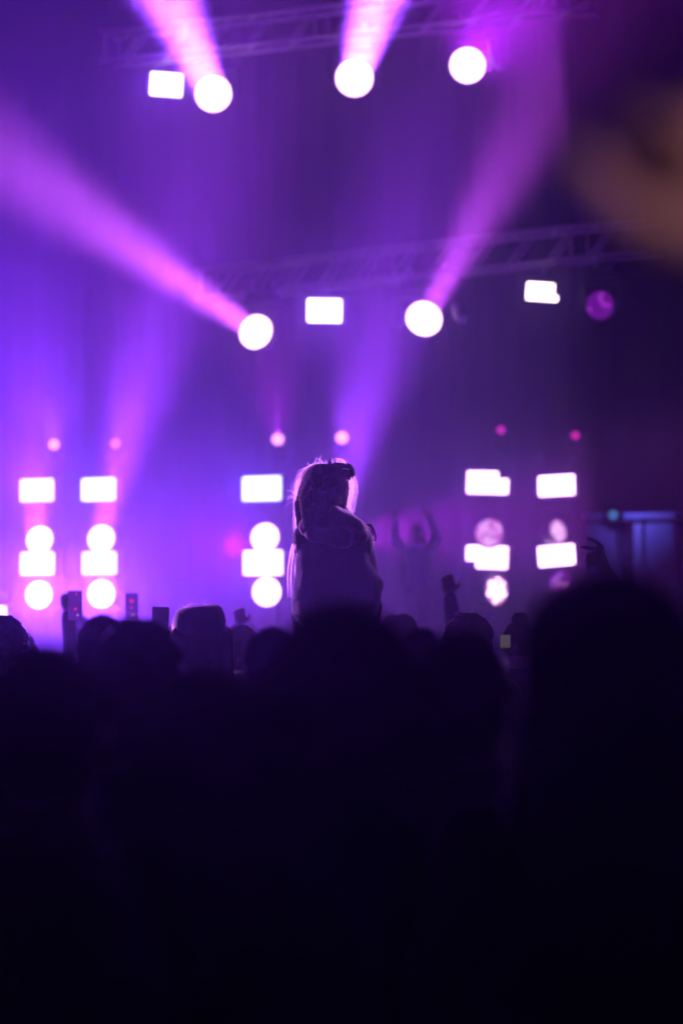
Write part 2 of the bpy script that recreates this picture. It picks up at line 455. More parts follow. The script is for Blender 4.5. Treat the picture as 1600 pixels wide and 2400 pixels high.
for k, T in enumerate(TW):
    tower(T['x'], 'dark tubular lighting tower on the stage, ' + T['w'])
    for key, row, y in (('s1', 'upper', 0), ('s2', 'lower', 0)):
        x, y, w, h = T[key]; c = pst(x, y, 30)
        notch = None
        if k == 4: notch = {(7, 2), (6, 2)} if key == 's1' else {(0, 0), (1, 0)}
        strobe(c, w, h, T['m1'] if key == 's1' else T['m2'], '%s white rectangular strobe on the tower %s' % (row, T['w']), 'strobes on the towers', roll=(0, 0, 0, 0, 2.5, -1.5 if key == 's1' else -4)[k], notch=notch, yoke=False)
        e = (60, 34, 18, 14, 3, 2.5)[k]
        lamp_area('strobe', c + sn * .03, sn, w, e * GAIN, (BLU if key == 's1' and k in (1, 2) else LAV), 75, 'RECTANGLE', h)
    for key, row, dd in (('h1', 'upper', Vector((-.25, -1, .15))), ('h2', 'lower', Vector((-.2, -1, .02)))):
        x, y = T[key]; c = pst(x, y, 29.85); di = .345; cells = None; lm = 'E_white'; dv = dd
        if k == 4: cells = ['E_cell1', 'E_cell2', 'E_cell1', 'E_cell4'] if key == 'h1' else ['E_white', 'E_cell1', 'E_white']; dv = Vector((-.35, -1, .1)) if key == 'h1' else Vector((.75, -1, 0)); di = .34
        if k == 5: cells = ['E_cell1', 'E_cell1', 'E_cell2'] if key == 'h1' else ['E_cell2', 'E_cell3', 'E_cell4', 'E_violet']; dv = Vector((.8, -1, .25)) if key == 'h1' else Vector((-.3, -1, .3)); di = .27
        moving_head(c, dv, di, lm, '%s round wash light on the tower %s' % (row, T['w']), 'round wash lights on the towers', hang=-1, cells=cells, base_off=Vector((0, .26, -.1)) - sn * .0, name='wash_light')
        e = (17, 4, 4, 1, .6, .6)[k]
        if k == 3: dv = (px(790, 1250, 9) - c)
        if k == 0: dv = (px(100, 1480, 4) - c)
        if k == 1 and key == 'h2': dv = (px(230, 1530, 4) - c); e = 16
        if k in SHAFT and key == 'h1':
            tx, ty, tY, e2, sp2 = SHAFT[k]; dv = px(tx, ty, tY) - c
            lamp_area('shaft', c + dv.normalized() * .05, dv, di * .9, e2 * GAIN, (.33, .04, 1.0), sp2)
        lamp_area('wash', c + dv.normalized() * .04, dv, di * .9, e * GAIN, (LAV if key == 'h1' else (.2, .04, 1.0)) if k != 3 else ((.2, .03, 1.0) if key == 'h1' else (.3, .03, 1.0)), (10, 40 if key == 'h1' else 10, 40, 14, 30, 30)[k])

# ---- two side lights on stands, added out of view to rim the people
for (X, Y, Z, tx, ty, tY, e, sp, col, lab) in [(-5.3, 16.0, 3.2, 560, 1290, 9.9, 30, 16, (.62, .19, 1.0), 'spotlight on a stand at the left of the front rows, outside the picture'),
                                     (5.3, 16.0, 3.2, 780, 1150, 10.4, 4, 6, (.66, .22, 1.0), 'spotlight on a stand at the right of the front rows, outside the picture')]:
    c = Vector((X, Y, Z)); dv = px(tx, ty, tY) - c
    moving_head(c, dv, .3, 'E_white', lab, 'added side lights', hang=-1)
    st = empty('added_stand', Vector((X, Y, 0)), 'added black tripod stand under the ' + lab[:34].replace('spotlight on a stand ', 'side light '), 'stand')
    pv = c - dv.normalized() * .186
    MB().tube([(pv.x - X, pv.y - Y, .05), (pv.x - X, pv.y - Y, pv.z - .4)], .025, 10).build('pole', M['black_metal'], st)
    for k in range(3):
        an = k * 2.094; MB().tube([(pv.x - X + .03 * math.cos(an), pv.y - Y + .03 * math.sin(an), .7), (pv.x - X + .6 * math.cos(an), pv.y - Y + .6 * math.sin(an), .02)], .016, 8).build('leg', M['black_metal'], st)
    lamp_area('rim', c + dv.normalized() * .04, dv, .26, e * GAIN, col, sp)
for ux in (-2.2, .6):      # unseen lamps added at the deck front to brighten the trusses
    lamp_area('added_uplight', Vector((ux, 24.2 - .5 * ux, 1.5)), (0, .12, 1), .2, 26 * GAIN, (.4, .06, 1.0), 80)
lamp_area('cross_wash', pst(800, 1262, 29.7), px(1130, 1235, 26.5) - pst(800, 1262, 29.7), .28, 22 * GAIN, (.5, .01, .85), 20)
lamp_area('cross_wash', pst(560, 1275, 29.5), px(420, 1290, 25) - pst(560, 1275, 29.5), .28, 4 * GAIN, (.6, .01, .9), 30)
# ---- small pink spotlights standing on the towers, beams upward
for (x, y, di, lm, tx, ty, tY, e, sp, col, lab) in [
    (127, 1042, .13, 'E_pink2', 60, 300, 15, 2, 12, PUR, 'small pink spotlight on top of the leftmost tower'),
    (271, 1040, .12, 'E_pink', 490, 260, 15, 1.5, 12, PUR, 'small pink spotlight on top of the second tower from left'),
    (651, 1030, .15, 'E_pink2', 600, 300, 17, 1.5, 12, MAG, 'pink spotlight above the tower left of the woman'),
    (801, 1026, .15, 'E_pink2', 985, 330, 15, 1.5, 12, PUR, 'pink spotlight straight above the woman on shoulders'),
    (1173, 1008, .10, 'E_mag', 1400, 500, 18, 0, 9, MAG, 'small magenta spotlight on top of the second tower from right'),
    (1347, 1021, .10, 'E_mag', 1500, 300, 18, 0, 9, MAG, 'small magenta spotlight on top of the rightmost tower')]:
    lens = pst(x, y, 30.2); d = (px(tx, ty, tY) - lens).normalized()
    moving_head(lens, d, di, lm, lab, 'small pink spotlights on the tower tops', hang=-1, base_off=Vector((0, .05, -.22)))
    if e: lamp_area('beam', lens + d * .02, d, di * .9, e * GAIN, col, sp)
# ---- a bright light peeping in at the left edge, low
strobe(pst(2, 1436, 29.5), .16, .16, 'E_white', 'white light peeping in low at the left edge', 'low lights', cat='stage light', yoke=True)

# ================================================================== PEOPLE
def lerp(a, b, t): return Vector(a) + (Vector(b) - Vector(a)) * t
def hand(mb, wrist, dirv, palm_n, curl=0.4, side=1, s=1.0):
    """palm, four bent fingers of different lengths and a thumb leaving the side of the palm"""
    w = Vector(wrist); d = Vector(dirv).normalized(); n = Vector(palm_n); n = (n - d * n.dot(d)).normalized(); x = d.cross(n).normalized() * side
    pc = w + d * .05 * s
    mb.ell(pc, (.041 * s, .018 * s, .05 * s), Matrix((x, n, d)).transposed())
    for i, (o, L) in enumerate(((-.030, .066), (-.010, .076), (.011, .072), (.030, .056))):
        k = w + d * .088 * s + x * o * s; L *= s
        c = curl * (1 + .12 * i)
        d1 = (d * math.cos(c) + n * math.sin(c)); d2 = (d * math.cos(2.1 * c) + n * math.sin(2.1 * c))
        m1 = k + d1 * L * .5; m2 = m1 + d2 * L * .5
        mb.cone(k - d * .02 * s, .0105 * s, m1, .0095 * s, 8); mb.cone(m1, .0095 * s, m2, .0078 * s, 8)
    t0 = w + d * .028 * s - x * .028 * s; t1 = t0 - x * .03 * s + d * .025 * s + n * .012 * s; t2 = t1 - x * .008 * s + d * .03 * s + n * .012 * s
    mb.cone(t0, .014 * s, t1, .0115 * s, 8); mb.cone(t1, .0115 * s, t2, .009 * s, 8)

POSES = {
 'down': (((-.245, -.03, 1.13), (-.25, .07, .88)), ((.245, -.03, 1.13), (.25, .07, .88))),
 'right_up': (((-.245, -.03, 1.13), (-.22, .12, .92)), ((.30, .06, 1.60), (.27, .10, 1.86))),
 'left_up': (((-.29, .07, 1.60), (-.23, .12, 1.86)), ((.245, -.03, 1.13), (.22, .12, .92))),
 'filming': (((-.25, .17, 1.30), (-.09, .33, 1.66)), ((.25, .17, 1.30), (.09, .33, 1.66))),
 'both_up': (((-.30, .05, 1.58), (-.20, .08, 1.84)), ((.31, .06, 1.56), (.26, .10, 1.83))),
 'carry': (((-.27, .10, 1.22), (-.17, .24, 1.20)), ((.27, .10, 1.22), (.17, .24, 1.20))),
}
BODY = {}
def figure_data(pose, hair, top, voxel=.0085):
    """meshes of one standing adult 1.745 m tall who looks to +y; shared between people"""
    key = (pose, hair, top)
    if key in BODY: return BODY[key]
    bk = ('body', pose)
    if bk not in BODY:
        b = MB(); j = MB(); t = MB(); sh = [MB(), MB()]
        for i, s in enumerate((-1, 1)):
            hip, kn, an = (s * .09, 0, .90), (s * .10, .025, .49), (s * .10, -.01, .09)
            b.cone(hip, .085, kn, .056, 14).cone(kn, .056, an, .038, 12)
            b.cone((s * .105, 0, .06), .04, (s * .115, .13, .04), .032)
            t.cone(hip, .098, kn, .072, 14).cone(kn, .072, (s * .10, -.005, .08), .06, 12)
            sh[i].cone((s * .105, -.03, .05), .048, (s * .115, .14, .045), .042)
            e, w = POSES[pose][i]; shd = Vector((s * .165, -.005, 1.415))
            b.cone(shd, .05, e, .04).cone(e, .04, w, .028)
            dr = Vector(w) - Vector(e)
            pn = (0, 1, 0) if w[2] > 1.4 else (-s, 0, 0)
            hand(b, w, dr, pn, .55 if pose != 'both_up' else .3, s if w[2] > 1.4 else 1)
            j.cone(shd, .072, e, .058).cone(e, .058, lerp(e, w, .93), .043)
        b.ell((0, 0, .95), (.160, .112, .12)).ell((0, 0, 1.10), (.138, .098, .14)).ell((0, 0, 1.28), (.165, .112, .17))
        b.cone((-.15, 0, 1.41), .055, (.15, 0, 1.41), .055)
        t.ell((0, 0, .95), (.172, .125, .13))
        j.ell((0, 0, .98), (.178, .135, .14)).ell((0, 0, 1.10), (.165, .122, .16)).ell((0, 0, 1.28), (.19, .135, .18))
        j.cone((-.155, 0, 1.41), .068, (.155, 0, 1.41), .068).cone((0, -.02, 1.42), .085, (0, 0, 1.475), .068)
        # neck, head, jaw, nose, ears, brow
        b.cone((0, -.012, 1.42), .06, (0, .01, 1.55), .052)
        b.ell((0, .012, 1.632), (.075, .096, .112)).ell((0, .045, 1.568), (.053, .058, .05)).cone((0, .1, 1.635), .011, (0, .118, 1.603), .015)
        b.cone((-.03, .098, 1.655), .012, (.03, .098, 1.655), .012).cone((-.02, .098, 1.572), .009, (.02, .098, 1.572), .009)
        for s in (-1, 1): b.ell((s * .078, .008, 1.622), (.012, .02, .034))
        BODY[bk] = b.fused('body', M['skin'], voxel, 5)
        BODY[('jacket', pose)] = j; BODY[('legs', pose)] = t.fused('trousers', M['denim'], .014, 4)
        BODY[('shoes', pose)] = [x.fused('shoe', M['shoe'], .012, 3) for x in sh]
        eye = MB().ell((0, 0, 0), (.012, .012, .012), None, 10, 8)
        BODY['eye'] = BODY.get('eye') or eye.data('eye', M['white'], True)
    jk = ('jm', pose, top)
    if jk not in BODY:
        j = MB(); s0 = BODY[('jacket', pose)]; j.v = list(s0.v); j.f = list(s0.f)
        if top == 'hoodie': j.ell((0, -.1, 1.44), (.115, .065, .085)).ell((0, -.12, 1.38), (.09, .05, .09))
        BODY[jk] = j.fused('jacket', M['cloth_black'], .014, 5, .012, .08)
    hk = ('hair', hair)
    if hk not in BODY:
        h = MB()
        if hair == 'short':
            h.ell((0, -.012, 1.655), (.086, .098, .102)).ell((0, -.05, 1.60), (.076, .06, .075))
            BODY[hk] = h.fused('hair', M['hair_dark'], .009, 3, .012, .02)
        elif hair == 'long':
            h.ell((0, -.012, 1.655), (.09, .10, .105))
            for x in (-.075, -.04, 0, .04, .075): h.cone((x, -.05 + abs(x) * .4, 1.62), .045, (x * 1.35, -.10 + abs(x) * .5, 1.30 + random.uniform(-.05, .03)), .03)
            BODY[hk] = h.fused('hair', M['hair_brown'], .010, 3, .014, .025)
        elif hair == 'bushy':
            for _ in range(46):
                a = random.uniform(0, 6.28); z = random.uniform(-.25, 1); r = math.sqrt(max(0, 1 - z * z))
                p = Vector((.085 * r * math.cos(a), -.012 + .09 * r * math.sin(a), 1.64 + .1 * z))
                if p.y > .06 and p.z < 1.69: continue
                h.ell(p, (.035, .035, .035), None, 8, 6)
            h.ell((0, -.012, 1.65), (.09, .10, .1)); BODY[hk] = h.fused('hair', M['hair_dark'], .009, 2, .02, .02)
        elif hair == 'bun':
            h.ell((0, -.012, 1.655), (.086, .098, .102)).ell((0, -.06, 1.76), (.045, .045, .04)); BODY[hk] = h.fused('hair', M['hair_brown'], .009, 3, .012, .02)
        elif hair == 'hood':
            h.ell((0, -.015, 1.645), (.118, .125, .118)).ell((0, -.04, 1.56), (.125, .115, .11)).ell((0, -.05, 1.48), (.14, .105, .09))
            BODY[hk] = h.fused('hood', M['cloth_black'], .011, 4, .014, .06)
        elif hair == 'thick':
            h.ell((0, -.012, 1.65), (.108, .112, .112))
            for x in (-.10, -.06, 0, .06, .10): h.cone((x, -.05 + abs(x) * .4, 1.62), .05, (x * 1.3, -.10 + abs(x) * .5, 1.32 + random.uniform(-.05, .03)), .04)
            BODY[hk] = h.fused('hair', M['hair_brown'], .010, 3, .016, .025)
        elif hair in ('cap', 'caplong'):
            h.ell((0, -.012, 1.655), (.086, .098, .095)).ell((0, -.05, 1.60), (.076, .06, .075))
            if hair == 'caplong':
                for x in (-.08, -.04, 0, .05, .095): h.cone((x, -.05 + abs(x) * .4, 1.63), .042, (x * 1.15, -.09 + abs(x) * .5, 1.40), .03)
            BODY[hk] = h.fused('hair', M['hair_dark'], .009, 3, .01, .02)
            c = MB().ell((0, -.005, 1.69), (.108, .12, .105)).ell((.03, .12, 1.69), (.075, .06, .012))
            for v in c.v: v.z = min(v.z, 1.752 + .12 * v.x); v.z = max(v.z, 1.60)
            BODY['cap'] = c.fused('cap', M['cloth_black'], .009, 3)
    BODY[key] = dict(body=BODY[bk], legs=BODY[('legs', pose)], shoes=BODY[('shoes', pose)], jacket=BODY[jk], hair=BODY[hk])
    return BODY[key]

def recolour(o, m):
    o.material_slots[0].link = 'OBJECT'; o.material_slots[0].material = m
def person(x, Y, height, label, pose='down', hair='short', top='plain', yaw=0, cloth='cloth_black', skin='skin', hairm=None, lean=0):
    """stands on the ground at depth Y below photograph column x; height in metres"""
    d = figure_data(pose, hair, top); s = height / 1.745
    p = Vector(((x - 800) / F * Y, Y, 0))
    t = empty('person', p, label, 'person', 'people in the crowd', rz=R(yaw)); t.scale = (s, s, s)
    b = share('body', d['body'], t); recolour(b, M[skin])
    j = share('jacket', d['jacket'], t); recolour(j, M[cloth])
    share('trousers', d['legs'], t)
    for m_ in d['shoes']: share('shoe', m_, t)
    h = share('hood' if hair == 'hood' else 'hair', d['hair'], t)
    if hairm: recolour(h, M[hairm])
    if hair in ('cap', 'caplong'): share('cap', BODY['cap'], t)
    for sd in (-1, 1): share('eye', BODY['eye'], b, Vector((sd * .031, .094, 1.636)))
    return t

def strands(name, paths, r, m, parent=None):
    b = MB(); rr = random.Random(len(paths))
    for pts in paths:
        n = len(pts); vs = []; yaw = rr.uniform(-.7, .7); w0 = Vector((math.cos(yaw), math.sin(yaw), 0))
        for i, p in enumerate(pts):
            t = (pts[min(i + 1, n - 1)] - pts[max(i - 1, 0)]).normalized()
            v = w0.lerp(Vector((0, 0, 1)), min(1, abs(t.x))); v = (v - t * v.dot(t))
            v = v.normalized() * r * (1 - .7 * i / (n - 1)) if v.length > 1e-5 else Vector((r, 0, 0))
            vs += [p - v, p + v]
        b.add(vs, [(2 * i, 2 * i + 1, 2 * i + 3, 2 * i + 2) for i in range(n - 1)])
    o = b.build(name, m, parent, True); o['kind'] = 'stuff'; return o

def fly_hair(c, rx, ry, rz, n, lift, drop, seed, jitter=.004, part=0.0):
    """strands combed from the crown over an egg-shaped head and falling straight down"""
    rr = random.Random(seed); out = []
    for _ in range(n):
        phi = rr.uniform(-.05, .5); phi = phi if rr.random() < .5 else math.pi - phi; l = rr.random() ** .7 * lift * 2.2
        th0 = rr.uniform(.0, .5); L = drop * rr.uniform(.35, 1.0); pts = []
        w1, w2 = rr.uniform(0, 6.3), rr.uniform(0, 6.3)
        for k in range(8):
            th = th0 + (1.65 - th0) * k / 7
            q = 1 + l / rx * (k / 7 if k < 4 else .6 + .4 * math.sin(w1 + k))
            pts.append(Vector((c[0] + rx * q * math.sin(th) * math.cos(phi + .12 * math.sin(w1)), c[1] + ry * q * math.sin(th) * math.sin(phi), c[2] + rz * q * math.cos(th))))
        e = pts[-1]
        for k in range(1, 6):
            f = k / 5
            pts.append(e + Vector((jitter * math.sin(w1 + 4 * f) + l * .3 * f, jitter * math.cos(w2 + 3 * f), -L * f)))
        out.append([p + Vector((rr.gauss(0, jitter * .2), rr.gauss(0, jitter * .2), 0)) for p in pts])
    return out
def fuzz(c, rx, ry, rz, n, length, seed, zmin=-.4):
    """short stray hairs standing off a head"""
    rr = random.Random(seed); out = []
    for _ in range(n):
        z = rr.uniform(zmin, 1); a = rr.uniform(0, 6.28); r = math.sqrt(1 - z * z)
        nrm = Vector((r * math.cos(a), r * math.sin(a), z))
        if nrm.y < -.3: continue
        p = Vector((c[0] + rx * nrm.x, c[1] + ry * nrm.y, c[2] + rz * nrm.z))
        t = nrm.cross(Vector((rr.gauss(0, 1), rr.gauss(0, 1), rr.gauss(0, 1)))).normalized()
        L = length * rr.uniform(.3, 1.2); b = rr.uniform(-.7, .9)
        out.append([p + (nrm * (f * math.cos(b * f * 1.5)) * .8 + t * f * (.45 + math.sin(b * f))) * L for f in (0, .25, .5, .75, 1)])
    return out

# ------------------------------------------------------------------ the woman sitting on shoulders (in focus)
GY = 10.4; u = GY / F                                   # metres per photograph pixel at her distance
base = Vector(((790 - 800) * u, GY, 1.47))
girl = empty('person', base, 'woman with long loose hair and hooded jacket sitting on shoulders above the crowd', 'person', 'people in the crowd')
def G(x, y, dy=0.0): return Vector(((x - 800) * u, GY + dy, px(x, y, GY).z)) - base
def rel(name, data, parent): return share(name, data, parent)
b = MB()
hc = G(762, 1149, .02)
b.ell(hc, (.080, .100, .118)).ell(hc + Vector((.012, .045, -.062)), (.055, .06, .05)).cone(hc + Vector((.012, .10, .0)), .011, hc + Vector((.016, .118, -.03)), .014)
for s in (-1, 1): b.ell(hc + Vector((s * .08, 0, -.012)), (.012, .02, .032))
b.cone(G(772, 1258), .062, G(768, 1192, .01), .055)
b.ell(G(787, 1320), (.13, .095, .13)).ell(G(785, 1385), (.12, .095, .12)).ell(G(787, 1425, .02), (.155, .13, .10))
shl, shr = G(722, 1266), G(838, 1270)
b.cone(shl, .055, shr, .055)
for s, sh_, el, wr in ((-1, shl, G(708, 1345, .05), G(745, 1390, .26)), (1, shr, G(868, 1350, .05), G(835, 1390, .27))):
    b.cone(sh_, .048, el, .038).cone(el, .038, wr, .027); hand(b, wr, Vector((-s * .3, 1, -.2)), (0, 0, -1), .5, s)
for s in (-1, 1):      # thighs over the carrier's shoulders, shins down his chest
    hp = G(787, 1425, .02) + Vector((s * .085, .02, -.01)); kn = hp + Vector((s * .055, .40, .02)); an = kn + Vector((-s * .03, .05, -.40))
    b.cone(hp, .08, kn, .055, 14).cone(kn, .055, an, .038).cone(an, .036, an + Vector((0, .12, -.05)), .03)
rel('body', b.fused('body', M['skin'], .007, 5), girl)
for s in (-1, 1): share('eye', BODY.get('eye') or BODY.setdefault('eye', MB().ell((0, 0, 0), (.012, .012, .012), None, 10, 8).data('eye', M['white'], True)), girl, hc + Vector((s * .03 + .01, .09, .004)))
j = MB()                                                # loose jacket, traced from her outline
rows = [  # y, left x, right x, depth half
 (1236, 722, 846, .075), (1262, 700, 862, .10), (1290, 695, 866, .115), (1320, 692, 870, .125), (1350, 690, 884, .135), (1375, 688, 892, .14), (1400, 684, 893, .14), (1425, 682, 888, .14), (1445, 686, 880, .13)]
vs, fs, NS, NR = [], [], 40, 33
for i in range(NR):
    y = rows[0][0] + (rows[-1][0] - rows[0][0]) * i / (NR - 1)
    k = max(q for q in range(len(rows) - 1) if rows[q][0] <= y + 1e-6); f = (y - rows[k][0]) / (rows[k + 1][0] - rows[k][0])
    l, r_, dp = (rows[k][q] + (rows[k + 1][q] - rows[k][q]) * f for q in (1, 2, 3))
    for q in range(NS):
        an = 2 * math.pi * q / NS
        wr_ = 1 + .012 * math.sin(3 * an + y * .05) + .012 * math.sin(y * .11 + 2 * an)      # soft creases
        vs.append(G((l + r_) / 2, y) + Vector(((r_ - l) / 2 * u * math.cos(an) * (1 - .0 * f), dp * math.sin(an) * wr_, 0)))
for i in range(NR - 1):
    for q in range(NS): q2 = (q + 1) % NS; fs.append((i * NS + q, (i + 1) * NS + q, (i + 1) * NS + q2, i * NS + q2))
fs.append(tuple(range(NS))); fs.append(tuple((NR - 1) * NS + q for q in range(NS))[::-1])
j.add(vs, fs)
j.cone(G(716, 1262), .062, G(722, 1345, .04), .052).cone(G(722, 1345, .04), .05, G(745, 1388, .22), .04)
j.cone(G(842, 1268), .062, G(858, 1345, .04), .055).cone(G(858, 1345, .04), .055, G(835, 1388, .22), .04)
j.ell(G(872, 1372, .02), (.05, .07, .05))
rel('jacket', j.fused('jacket', M['cloth_navy'], .007, 8, .010, .07), girl)
hd = MB()                                               # hood lying on the back and over the right shoulder
hd.cone(G(728, 1236, -.05), .052, G(775, 1214, -.07), .060).cone(G(775, 1214, -.07), .060, G(828, 1238, -.03), .050).cone(G(828, 1238, -.03), .048, G(856, 1250, .03), .034)
hd.cone(G(738, 1250, -.08), .045, G(800, 1262, -.09), .055).cone(G(800, 1262, -.09), .05, G(845, 1262, -.03), .04)
hd.cone(G(790, 1203, .0), .05, G(812, 1216, .04), .04)
rel('hood', hd.fused('hood', M['cloth_plum'], .008, 4, .012, .05), girl)
# loop and toggle at the right shoulder, buttons below
MB().tube([G(858, 1231, .02), G(868, 1229, .03), G(875, 1240, .03), G(881, 1258, .03), G(880, 1267, .03), G(874, 1266, .03), G(869, 1253, .03)], [.006, .007, .006, .004, .0035, .004, .005], 8).build('strap_loop', M['cloth_black'], girl, True)
tg = MB().cone(G(866, 1256, .02), .011, G(873, 1272, .02), .0085); rel('toggle', tg.data('toggle', M['plastic'], True), girl)
tg = MB().ell(G(871, 1302, .03), (.014, .016, .012)).ell(G(866, 1296, .03), (.012, .016, .014)); rel('pocket_flap', tg.fused('pocket_flap', M['cloth_black'], .004, 2), girl)
tr = MB()
for s in (-1, 1):
    hp = G(787, 1425, .02) + Vector((s * .085, .02, -.01)); kn = hp + Vector((s * .055, .40, .02)); an = kn + Vector((-s * .03, .05, -.38))
    tr.cone(hp, .095, kn, .068, 14).cone(kn, .068, an, .05)
tr.ell(G(787, 1432, .02), (.165, .14, .10))
rel('trousers', tr.fused('trousers', M['denim'], .012, 4), girl)
# hair: solid mass, rolled-up part held with a clip, loose lengths, back-lit stray strands
h = MB()
h.ell(G(758, 1143, -.005), (.100, .112, .104)).ell(G(752, 1170, -.035), (.098, .085, .10))
h.cone(G(716, 1150, -.01), .032, G(703, 1185, -.02), .026).cone(G(703, 1185, -.02), .026, G(704, 1248, -.04), .012)
h.cone(G(722, 1175, -.05), .04, G(722, 1238, -.09), .022).cone(G(755, 1180, -.07), .05, G(757, 1225, -.11), .03)
h.cone(G(780, 1100, .0), .030, G(812, 1103, .0), .034).cone(G(812, 1103, .0), .034, G(815, 1108, .0), .033)
h.cone(G(800, 1140, -.02), .035, G(796, 1185, -.03), .03)
h.ell(G(790, 1148, .015), (.052, .10, .085)).ell(G(732, 1148, .015), (.052, .10, .09)).ell(G(762, 1130, .04), (.085, .085, .085))
hair = rel('hair', h.fused('hair', M['hair_dark'], .006, 3, .006, .015), girl)
h2 = MB().tube([G(815, 1120, .02), G(820, 1140, .03), G(821, 1165, .03), G(819, 1196, .03)], [.012, .006, .005, .003], 6); h2.build('lock_of_hair', M['hair_dark'], hair, True)
h2 = MB().tube([G(811, 1125, .01), G(812, 1150, .0), G(808, 1175, .0)], [.012, .008, .004], 6); h2.build('lock_of_hair', M['hair_dark'], hair, True)
cl = MB().cone(G(774, 1092, .0), .010, G(772, 1086, .0), .012)
cl.tube([G(777, 1092), G(774, 1083), G(773, 1073)], [.010, .006, .0015], 6).tube([G(781, 1090), G(784, 1082), G(788, 1073)], [.010, .006, .0015], 6).tube([G(779, 1090, .02), G(779, 1082, .02), G(780, 1076, .02)], [.010, .005, .0015], 6)
rel('hair_clip', cl.fused('hair_clip', M['plastic'], .0025, 1), girl)
hp_ = fly_hair(G(757, 1146, -.005), .104, .115, .110, 200, .007, .13, 3)
hp_ += fly_hair(G(757, 1146, -.005), .106, .117, .112, 60, .014, .17, 4, .010)
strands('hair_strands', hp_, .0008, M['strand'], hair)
fz = fuzz(G(760, 1143, 0), .104, .11, .108, 240, .035, 5)
rr = random.Random(12)
for k in range(16):                                     # halo of hair over the rolled-up part and top
    a0 = rr.uniform(.15, 2.2); r0 = rr.uniform(.066, .086); r1 = r0 + rr.uniform(-.008, .016); c0 = G(790, 1118, rr.uniform(-.03, .04))
    fz.append([c0 + Vector((r * math.cos(an) * .62, rr.gauss(0, .002), r * math.sin(an))) for r, an in ((r0 + (r1 - r0) * f, a0 - f * rr.uniform(.8, 1.3)) for f in (0, .2, .4, .6, .8, 1))])
for k in range(17):                                     # lit lengths at the right of the face
    x0 = rr.uniform(816, 832); dd = rr.uniform(-.03, .04); bow = rr.uniform(0, 8)
    fz.append([G(x0 + 3 * math.sin(f * 3.1) + bow * math.sin(f * 3.14) - 10 * f * f + rr.gauss(0, .5), 1116 + f * rr.uniform(62, 80), dd) for f in (0, .17, .33, .5, .67, .83, 1)])
for k in range(40):                                     # strays down the left side, ending in wisps
    y0 = rr.uniform(1105, 1290); x0 = 702 - (y0 - 1105) * .045; L = rr.uniform(25, 95); sw = rr.uniform(2, 17)
    fz.append([G(x0 + 4 - sw * math.sin(f * 2.3) + rr.gauss(0, .6), y0 + L * f, rr.uniform(-.04, .02)) for f in (0, .2, .4, .6, .8, 1)])
for k in range(11):                                     # a thin wisp sticking out at the left
    x1, y1, y0 = 694 - rr.uniform(8, 32), 1150 + rr.uniform(0, 42), 1146 + rr.uniform(0, 40)
    fz.append([G(701 + (x1 - 701) * f, y0 + (y1 - y0) * f - 7 * math.sin(3 * f), -.02) for f in (0, .25, .5, .75, 1)])
for k in range(12):                                     # tail of hair hanging beside the jacket
    x0 = rr.uniform(684, 694); fz.append([G(x0 - 7 * math.sin(f * 2.6) - 6 * f + rr.gauss(0, .4), 1275 + f * rr.uniform(95, 135), rr.uniform(-.04, .02)) for f in (0, .2, .4, .6, .8, 1)])
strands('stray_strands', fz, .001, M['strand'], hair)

# ------------------------------------------------------------------ the person in the crowd making a hand sign
HY = 10.6; hu = HY / F
pb = Vector(((1452 - 800) * hu, HY + .05, 0))
hs = empty('person', pb, 'person behind the big blurred head, raising one hand with two fingers pointing left', 'person', 'people in the crowd')
d_ = figure_data('down', 'short', 'plain')
def Hp(x, y, dy=0.0): return Vector(((x - 800) * hu, HY + dy, px(x, y, HY).z)) - pb
b = MB(); s0 = None
wr = Hp(1416, 1334); el = Hp(1470, 1440, -.02)
sh_ = Vector((.17 * .96, 0, 1.38))
b.cone(sh_, .05, el, .04).cone(el, .04, wr, .026)
b.cone(wr, .026, Hp(1405, 1310), .030).cone(Hp(1405, 1310), .030, Hp(1407, 1288), .015).cone(Hp(1398, 1296, .01), .02, Hp(1403, 1318, .01), .026)
for pts in (((1411, 1284), (1398, 1271), (1375, 1260)), ((1403, 1291), (1388, 1285), (1361, 1282)), ((1396, 1302), (1379, 1300), (1371, 1317)), ((1398, 1312), (1384, 1312), (1376, 1321)), ((1402, 1322), (1386, 1318), (1370, 1331))):
    P0, P1, P2 = [Hp(*q) for q in pts]
    b.cone(P0, .011, P1, .0095, 8).cone(P1, .0095, P2, .0072, 8)
lw, le = Vector((-.22, .12, .92)), Vector((-.245, -.03, 1.13))
for i, s in enumerate((-1, 1)):
    b.cone((s * .09, 0, .90), .085, (s * .10, .025, .49), .056, 14).cone((s * .10, .025, .49), .056, (s * .10, -.01, .09), .038).cone((s * .105, 0, .06), .04, (s * .115, .13, .04), .032)
b.ell((0, 0, .95), (.160, .112, .12)).ell((0, 0, 1.10), (.138, .098, .14)).ell((0, 0, 1.28), (.165, .112, .17)).cone((-.15, 0, 1.41), .055, (.15, 0, 1.40), .055)
b.cone((-.165, 0, 1.415), .05, le, .04).cone(le, .04, lw, .028); hand(b, lw, lw - le, (1, 0, 0), .5)
b.cone((0, -.012, 1.42), .06, (0, .01, 1.53), .052).ell((0, .012, 1.612), (.075, .096, .112)).ell((0, .045, 1.548), (.053, .058, .05)).cone((0, .1, 1.615), .011, (0, .118, 1.583), .015)
share('body', b.fused('body', M['skin'], .0055, 4), hs)
j = MB().ell((0, 0, .98), (.178, .135, .14)).ell((0, 0, 1.10), (.165, .122, .16)).ell((0, 0, 1.28), (.19, .135, .18)).cone((-.155, 0, 1.41), .068, (.155, 0, 1.40), .068).cone((0, -.02, 1.42), .085, (0, 0, 1.46), .068)
j.cone((-.165, 0, 1.415), .072, le, .058).cone(le, .058, lerp(le, lw, .9), .043).cone(sh_, .07, el, .055).cone(el, .055, lerp(el, wr, .6), .042)
